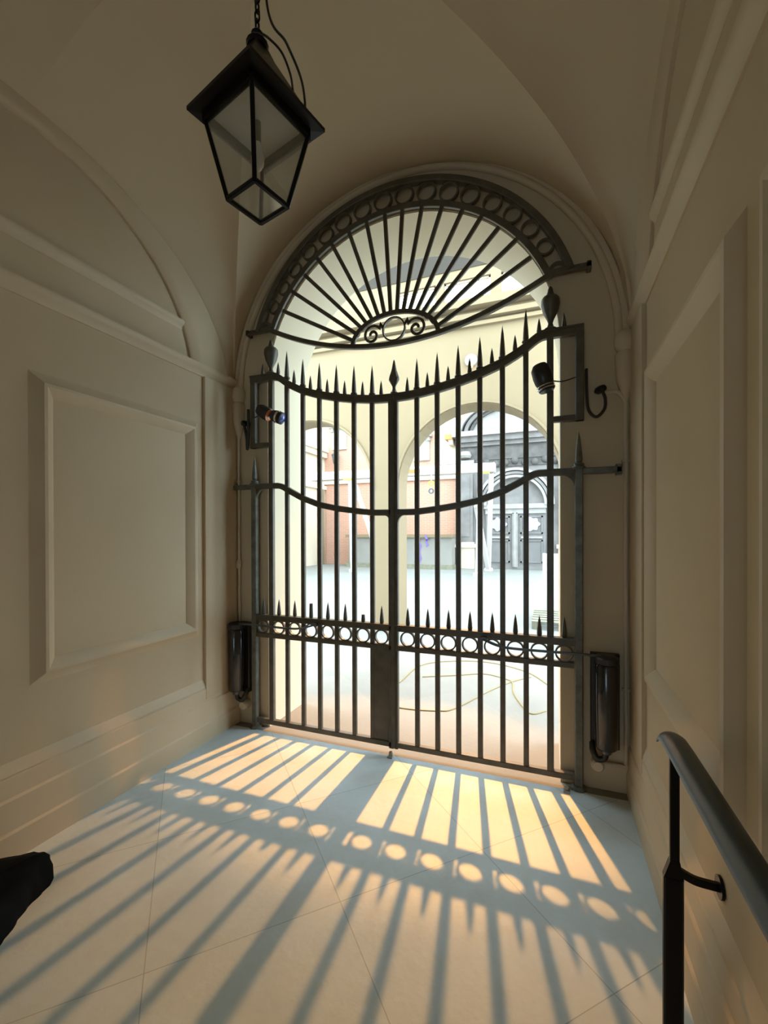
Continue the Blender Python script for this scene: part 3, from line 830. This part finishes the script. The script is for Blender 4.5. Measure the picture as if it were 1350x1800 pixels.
# amber lamp that throws the gate's shadows
t = thing('wall_lamp', (-.036, 3.38, 3.80), 'small glowing amber lamp on the cream arcade wall, seen just above the gate rail', 'lamp')
m = MB(); m.lathe([(.0, .02), (.085, .02), (.09, 0), (.085, -.02), (.04, -.035), (0, -.035)], (-.05, 3.38, 3.91), 20, 'y'); m.build('back_plate', 'white', t, 40)
m = MB(); m.tube(bez([(-.05, 3.36, 3.89), (-.045, 3.30, 3.88), (-.04, 3.28, 3.83)]), .012, 8); m.lathe([(.045, 3.81), (.03, 3.84), (.012, 3.85)], (-.036, 3.28, 0), 14); m.build('arm', 'white', t, 40)
m = MB(); m.lathe([(0, 3.770), (.018, 3.773), (.028, 3.785), (.028, 3.800), (.018, 3.812), (0, 3.816)], (-.036, 3.28, 0), 16); m.build('bulb', 'lamp', t, 60)

# yellow cables lying on the yard paving
def cable(pts, lab):
    m = MB(); m.tube([(p.x, p.y, .002) for p in bez([(x, y, 0) for x, y in pts], 12)], .006, 6)
    tag(m.build('yard_cable', 'yellow', None, 40), lab, 'cable', 'cables on the yard paving')
cable([(-.42, 1.30), (-.37, 1.93), (-.05, 2.22), (.35, 2.30), (.75, 2.10), (1.0, 1.7)], 'yellowish cable lying in the widest loop on the yard paving beyond the gate')
cable([(-.25, 1.56), (.05, 1.72), (.33, 1.875), (.55, 1.80), (.63, 1.71), (.66, 1.45), (.71, 1.27), (.80, 1.04), (.86, 1.0), (.95, 1.1)], 'yellowish cable bending in an S beside the widest loop on the yard paving')
cable([(-.45, .80), (-.20, .73), (.10, .78), (.23, .89), (.45, 1.40), (.62, 1.72), (.80, 1.95)], 'yellowish cable crossing diagonally nearest the gate on the yard paving')

# white board and pallet to the right beyond the jamb
m = MB(); m.bbox(.86, 1.75, 5.70, 5.74, 0, 1.10, .005); m.bbox(.86, .90, 5.66, 5.78, 0, 1.10, .004)
tag(m.build('white_board', 'gantry'), 'white upright board standing on the paving by the jamb, behind the pallet', 'board')
t = thing('pallet', (1.2, 4.9, 0), 'pale slatted wooden pallet lying on the yard paving beside the white board', 'pallet')
for k in range(6): 
    m = MB(); m.bbox(.72, 1.62, 4.30 + .2 * k, 4.42 + .2 * k, .10, .122, .003); m.build('slat', 'wood', t)
for x in (.72, 1.12, 1.54): 
    m = MB(); m.bbox(x, x + .08, 4.30, 5.42, 0, .10, .004); m.build('stringer', 'wood', t)

# ------------------------------------------------------------------ far side of the courtyard
YF = 15.5
fb = MB(); fb.box(-16, 9, YF, YF + .4, 0, 9.0); struct(fb, 'wall_far', 'brick')
m = MB(); m.box(-9.0, -2.55, YF - .10, YF + .01, 3.75, 4.35); trim(m, 'stone', None)
m = MB(); m.box(-3.4, -2.5, YF - .12, YF + .01, 4.36, 6.3); trim(m, 'stone', None)   # pale quoin field beside the portal
# left wing: pale block with cornice, door and pilasters, receding along the courtyard
lw = MB(); lw.box(-14, -9.0, 7.0, YF, 0, 5.35); struct(lw, 'wall_west', 'stone')
m = MB(); m.box(-9.02, -8.78, 7.0, YF, 5.25, 5.5); m.box(-9.02, -8.86, 7.0, YF, 5.0, 5.25); trim(m, 'stone', None)
m = MB(); m.box(-9.02, -8.90, 7.0, YF, 3.5, 3.68); trim(m, 'stone', None)
for y in (9.2, 11.2, 13.2, 15.0):
    m = MB(); m.box(-9.02, -8.88, y - .25, y + .25, 0, 3.5); trim(m, 'cream', None)
# small stone plaques with hoods on the brick
for x, z, lab in ((-8.2, 5.9, 'stone plaque with a projecting hood on the brick wall near the pale wing'), (-4.22, 5.15, 'stone plaque with a projecting hood on the brick wall near the grey portal')):
    t = thing('wall_plaque', (x, YF, z), lab, 'plaque', 'hooded plaques on the brick wall')
    m = MB(); m.box(x - .36, x + .36, YF - .08, YF, z - .55, z + .45); m.build('slab', 'greenstone', t)
    m = MB(); m.box(x - .48, x + .48, YF - .26, YF, z + .45, z + .58); m.box(x - .4, x - .28, YF - .18, YF, z + .28, z + .45); m.box(x + .28, x + .4, YF - .18, YF, z + .28, z + .45); m.build('hood', 'greenstone', t)
t = thing('wall_lantern', (-8.35, YF - .3, 4.9), 'dark wall lantern on the brick wall beside the pale wing', 'lantern')
m = MB(); m.tube([(-8.3, YF, 5.15), (-8.3, YF - .3, 5.2)], .03, 8); m.build('bracket', 'portaldark', t)
m = MB(); m.lathe([(0, 4.62), (.06, 4.66), (.10, 4.72), (.17, 5.05), (.19, 5.08), (.0, 5.25)], (-8.3, YF - .3, 0), 6); m.build('body', 'portaldark', t)

# grey stone dado with a pale ledge
t = thing('stone_dado', (-4.4, 14.6, 0), 'long grey stone block with a pale ledge before the brick wall', 'stone block')
m = MB(); m.box(-7.2, -2.66, 14.35, YF - .01, .18, 1.28); m.build('block', 'dado', t)
m = MB(); m.box(-7.3, -2.6, 14.22, YF - .01, 1.28, 1.40); m.build('ledge', 'cream', t)
m = MB(); m.box(-7.3, -2.62, 14.25, YF - .01, 0, .18); m.build('plinth', 'wood', t)
for x0, x1, z0, z1, lab in ((-4.02, -3.93, .25, 1.25, 'thin violet ribbon hanging down the grey stone block'), (-3.72, -3.64, .9, 1.38, 'short violet ribbon end over the ledge of the grey stone block')):
    m = MB(); m.bar([((x0 + x1) / 2 + .04 * math.sin(4 * q), 14.21 if z > 1.2 else 14.335, z) for q, z in enumerate([z1 - (z1 - z0) * k / 6 for k in range(7)])], .07, .006, up=(0, 1, 0))
    tag(m.build('ribbon', 'purple'), lab, 'ribbon', 'violet ribbons in the courtyard')
m = MB(); m.bar([(-1.60 + .02 * math.sin(k), 3.62, 1.42 - .12 * k) for k in range(8)], .045, .006, up=(0, 1, 0))
tag(m.build('ribbon', 'purple'), 'violet ribbon hanging on the cream arcade pier', 'ribbon', 'violet ribbons in the courtyard')

# the grand grey portal
PX = -.30
dw = bpy.data.objects.new('door_1', None); COL.objects.link(dw); dw.location = (PX, YF, 0); dw['kind'] = 'structure'
dw['label'] = 'grand grey double door under a segmental pediment across the courtyard'
def P(mb, name, m, sm=None): return mb.build(name, m, dw, sm)
m = MB(); m.box(PX - 2.3, PX + 2.3, YF - .25, YF - .01, 0, 5.3); m.box(PX - 2.3, PX + 2.3, YF - .2, YF - .01, 5.3, 5.4)
# carve the doorway by leaving the leaves proud of a dark back
P(m, 'surround', 'portal')
# pediment: tympanum plus stacked arched cornices
def seg(r, a=0): return [(PX + 2.15 * r * math.cos(PI * k / 30), 5.52 + 1.25 * r * math.sin(PI * k / 30)) for k in range(31)]
m = MB(); m.prism(seg(.84), YF - .30, YF - .05); P(m, 'tympanum', 'portallight')
for r, d, w, nm in ((.80, .42, .10, 'portaldark'), (.89, .55, .14, 'portal'), (1.0, .68, .13, 'portallight')):
    m = MB(); m.bar([(x, YF - d / 2, z) for x, z in seg(r)], d, w, up=(0, 1, 0)) if False else m.sweep([(-w / 2, -d / 2), (w / 2, -d / 2), (w / 2, d / 2), (-w / 2, d / 2)], [(x, YF - d / 2, z) for x, z in seg(r)], up=(0, 1, 0))
    P(m, 'arched_cornice', nm)
m = MB(); m.box(PX - 2.45, PX + 2.45, YF - .75, YF, 5.36, 5.56); P(m, 'cornice', 'portallight')
m = MB(); m.box(PX - 2.3, PX + 2.3, YF - .6, YF, 5.14, 5.36); m.box(PX - 2.25, PX + 2.25, YF - .45, YF, 4.98, 5.14); P(m, 'bed_mould', 'portal')
m = MB(); m.box(PX - 2.2, PX + 2.2, YF - .34, YF, 4.42, 4.98); P(m, 'frieze', 'portaldark')
m = MB()
for k in range(9):
    x = PX - 1.5 + k * .375; m.lathe([(0, -.05), (.11, -.03), (.15, .03), (.10, .08), (0, .1)], (x, YF - .36, 4.28 + .05 * math.sin(k * 2)), 8, 'y')
m.box(PX - 2.2, PX + 2.2, YF - .30, YF, 4.12, 4.42); P(m, 'carved_band', 'portaldark', 50)
# pilasters on pedestals
for s in (-1, 1):
    x = PX + s * 1.95
    m = MB(); m.box(x - .30, x + .30, YF - .42, YF, 1.06, 4.12); m.box(x - .18, x + .18, YF - .44, YF, 1.3, 3.9); P(m, 'pilaster', 'portal')
    m = MB(); m.box(x - .36, x + .36, YF - .52, YF, 0, .92); m.box(x - .42, x + .42, YF - .58, YF, .86, 1.0); m.box(x - .34, x + .34, YF - .5, YF, 1.0, 1.08); P(m, 'pedestal', 'stone')
    m = MB(); m.box(x - .36, x + .36, YF - .5, YF, 4.1, 4.42); m.lathe([(0, 4.5), (.2, 4.52), (.26, 4.62), (.2, 4.78), (.0, 4.8)], (x, YF - .4, 0), 10); P(m, 'capital', 'portallight', 40)
# corbel at the cornice end, with orange light painted on its top block
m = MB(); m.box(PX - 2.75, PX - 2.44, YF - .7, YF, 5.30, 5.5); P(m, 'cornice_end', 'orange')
m = MB(); m.box(PX - 2.62, PX - 2.44, YF - .6, YF, 5.1, 5.30); P(m, 'cornice_end', 'stone')
# arch over the doors
for r, d, nm in ((1.42, .36, 'portallight'), (1.28, .32, 'portal'), (1.15, .30, 'portallight')):
    m = MB(); m.sweep([(-.05, -d / 2), (.05, -d / 2), (.05, d / 2), (-.05, d / 2)], [(PX + r * math.cos(PI * k / 28), YF - .20 - d / 2, 2.55 + r * math.sin(PI * k / 28)) for k in range(29)], up=(0, 1, 0)); P(m, 'door_arch', nm)
m = MB(); m.prism([(PX + 1.14 * math.cos(PI * k / 24), 2.60 + 1.14 * math.sin(PI * k / 24)) for k in range(25)], YF - .30, YF - .24); P(m, 'fan_panel', 'portal')
m = MB(); m.box(PX - 1.2, PX + 1.2, YF - .46, YF - .2, 2.42, 2.60); m.box(PX - 1.15, PX + 1.15, YF - .40, YF - .2, 2.22, 2.42); P(m, 'transom', 'portallight')
for s in (-1, 1):
    xa, xb = sorted((PX + s * .10, PX + s * 1.14))
    m = MB(); m.box(xa, xb, YF - .33, YF - .25, .10, 2.22)
    lf = P(m, 'door_leaf', 'door')
    def sub(mb, name, mm):
        return mb.build(name, mm, lf)
    for z0, z1 in ((.28, 1.18), (1.42, 2.12)):
        m = MB()
        for (a, b, c, d) in ((xa + .1, xb - .1, z0, z0 + .06), (xa + .1, xb - .1, z1 - .06, z1), (xa + .1, xa + .16, z0, z1), (xb - .16, xb - .1, z0, z1)): m.box(a, b, YF - .37, YF - .32, c, d)
        sub(m, 'panel_moulding', 'portal')
    m = MB(); m.box(xa + .12, xb - .12, YF - .40, YF - .33, 1.24, 1.32); sub(m, 'letter_plate', 'portallight')
    m = MB(); cx, cz = (xa + xb) / 2, 1.80
    m.prism([(cx + .30 * (1 + .12 * math.cos(7 * a)) * math.cos(a), cz + .26 * (1 + .12 * math.cos(7 * a)) * math.sin(a)) for a in [2 * PI * k / 42 for k in range(42)]], YF - .385, YF - .37)
    n = m.build('notice', 'paper')
    tag(n, 'pale lilac ragged-edged notice on the grey door leaf %s' % ('nearer the white gantry legs' if s < 0 else 'farther from the white gantry legs'), 'notice', 'notices on the portal doors')
m = MB(); m.box(PX - .10, PX + .10, YF - .40, YF - .2, .1, 2.25); m.box(PX - .045, PX + .045, YF - .44, YF - .2, .1, 2.25); P(m, 'meeting_post', 'portallight')
m = MB(); m.box(PX - 1.5, PX + 1.5, YF - .36, YF - .2, 0, .14); P(m, 'threshold', 'portal')

# white gantry frame in front of the brick
t = thing('white_gantry', (-3.5, 12.0, 0), 'tall white gantry frame with splayed legs standing in the courtyard', 'frame')
m = MB(); m.bbox(-7.7, -.72, 11.95, 12.35, 3.50, 3.80, .02); m.build('beam', 'gantry', t)
for pa, pb in (((-1.30, 12.1, 0), (-1.20, 12.1, 3.5)), ((-1.22, 14.3, 0), (-.86, 12.2, 3.5)), ((-1.22, 14.25, 0), (-1.36, 12.2, 2.4)), ((-5.95, 12.1, 0), (-6.05, 12.1, 3.5)), ((-5.35, 13.6, 0), (-5.9, 12.2, 3.3))):
    m = MB(); m.bar([pa, pb], .16, .16, up=(0, 1, 0)); m.lathe([(.16, 0), (.16, .10), (.08, .12)], (pa[0], pa[1], 0), 10); m.build('leg', 'gantry', t)
m = MB()
for x in (-6.1, -1.05): m.box(x - .17, x + .17, 11.93, 11.955, 3.44, 3.52)
m.build('marker', 'yellowmark', t)
m = MB(); m.box(-3.75, -3.28, 11.93, 11.955, 3.58, 3.72); m.build('marker', 'orange', t)
for z, mm, nm in ((3.18, 'yellowmark', 'hook_ring'), (2.92, 'steel', 'hook_ring')):
    m = MB(); m.ring((-2.86, 11.9, z), .10, .045, -.02, .02, 18); m.build(nm, mm, t, 40)
m = MB(); m.tube([(-2.86, 11.93, 3.5), (-2.86, 11.9, 2.9)], .012, 6, up=(0, 1, 0)); m.build('hanging_cord', 'gantry', t)

# ------------------------------------------------------------------ light
SKY = 9.6
w = bpy.data.worlds.new('sky'); SC.world = w; w.use_nodes = True
bgn = w.node_tree.nodes['Background']; bgn.inputs[0].default_value = (.66, .87, 1.0, 1); bgn.inputs[1].default_value = SKY

def spot(name, loc, target, power, col, size, blend, rad):
    l = bpy.data.lights.new(name, 'SPOT'); l.energy = power; l.color = col; l.spot_size = size; l.spot_blend = blend; l.shadow_soft_size = rad
    o = bpy.data.objects.new(name, l); COL.objects.link(o); o.location = loc
    o.rotation_euler = (Vector(target) - Vector(loc)).to_track_quat('-Z', 'Y').to_euler()
    return o
LAMP = (-.036, 3.22, 3.764)
a = spot('amber_lamp_beam', LAMP, (0, .05, 0), 1350, (1, .43, .07), math.radians(40), .5, .042)
a.scale = (1, .50, 1)
b = spot('pale_lamp_beam', LAMP, (0, -1.3, 0), 150, (1, .72, .48), math.radians(36), .6, .042)
b.scale = (1, .80, 1)

spot('amber_yard_beam', LAMP, (.1, 1.0, 0), 600, (1, .45, .08), math.radians(62), .5, .035)
vs_ = SC.view_settings
vs_.view_transform = 'Standard'; vs_.look = 'None'; vs_.exposure = 0; vs_.gamma = 1
try: vs_.use_curve_mapping = False
except Exception: pass
SC.cycles.max_bounces = 10; SC.cycles.diffuse_bounces = 6; SC.cycles.transparent_max_bounces = 12
SC.cycles.sample_clamp_indirect = 6
SC.cycles.use_denoising = True
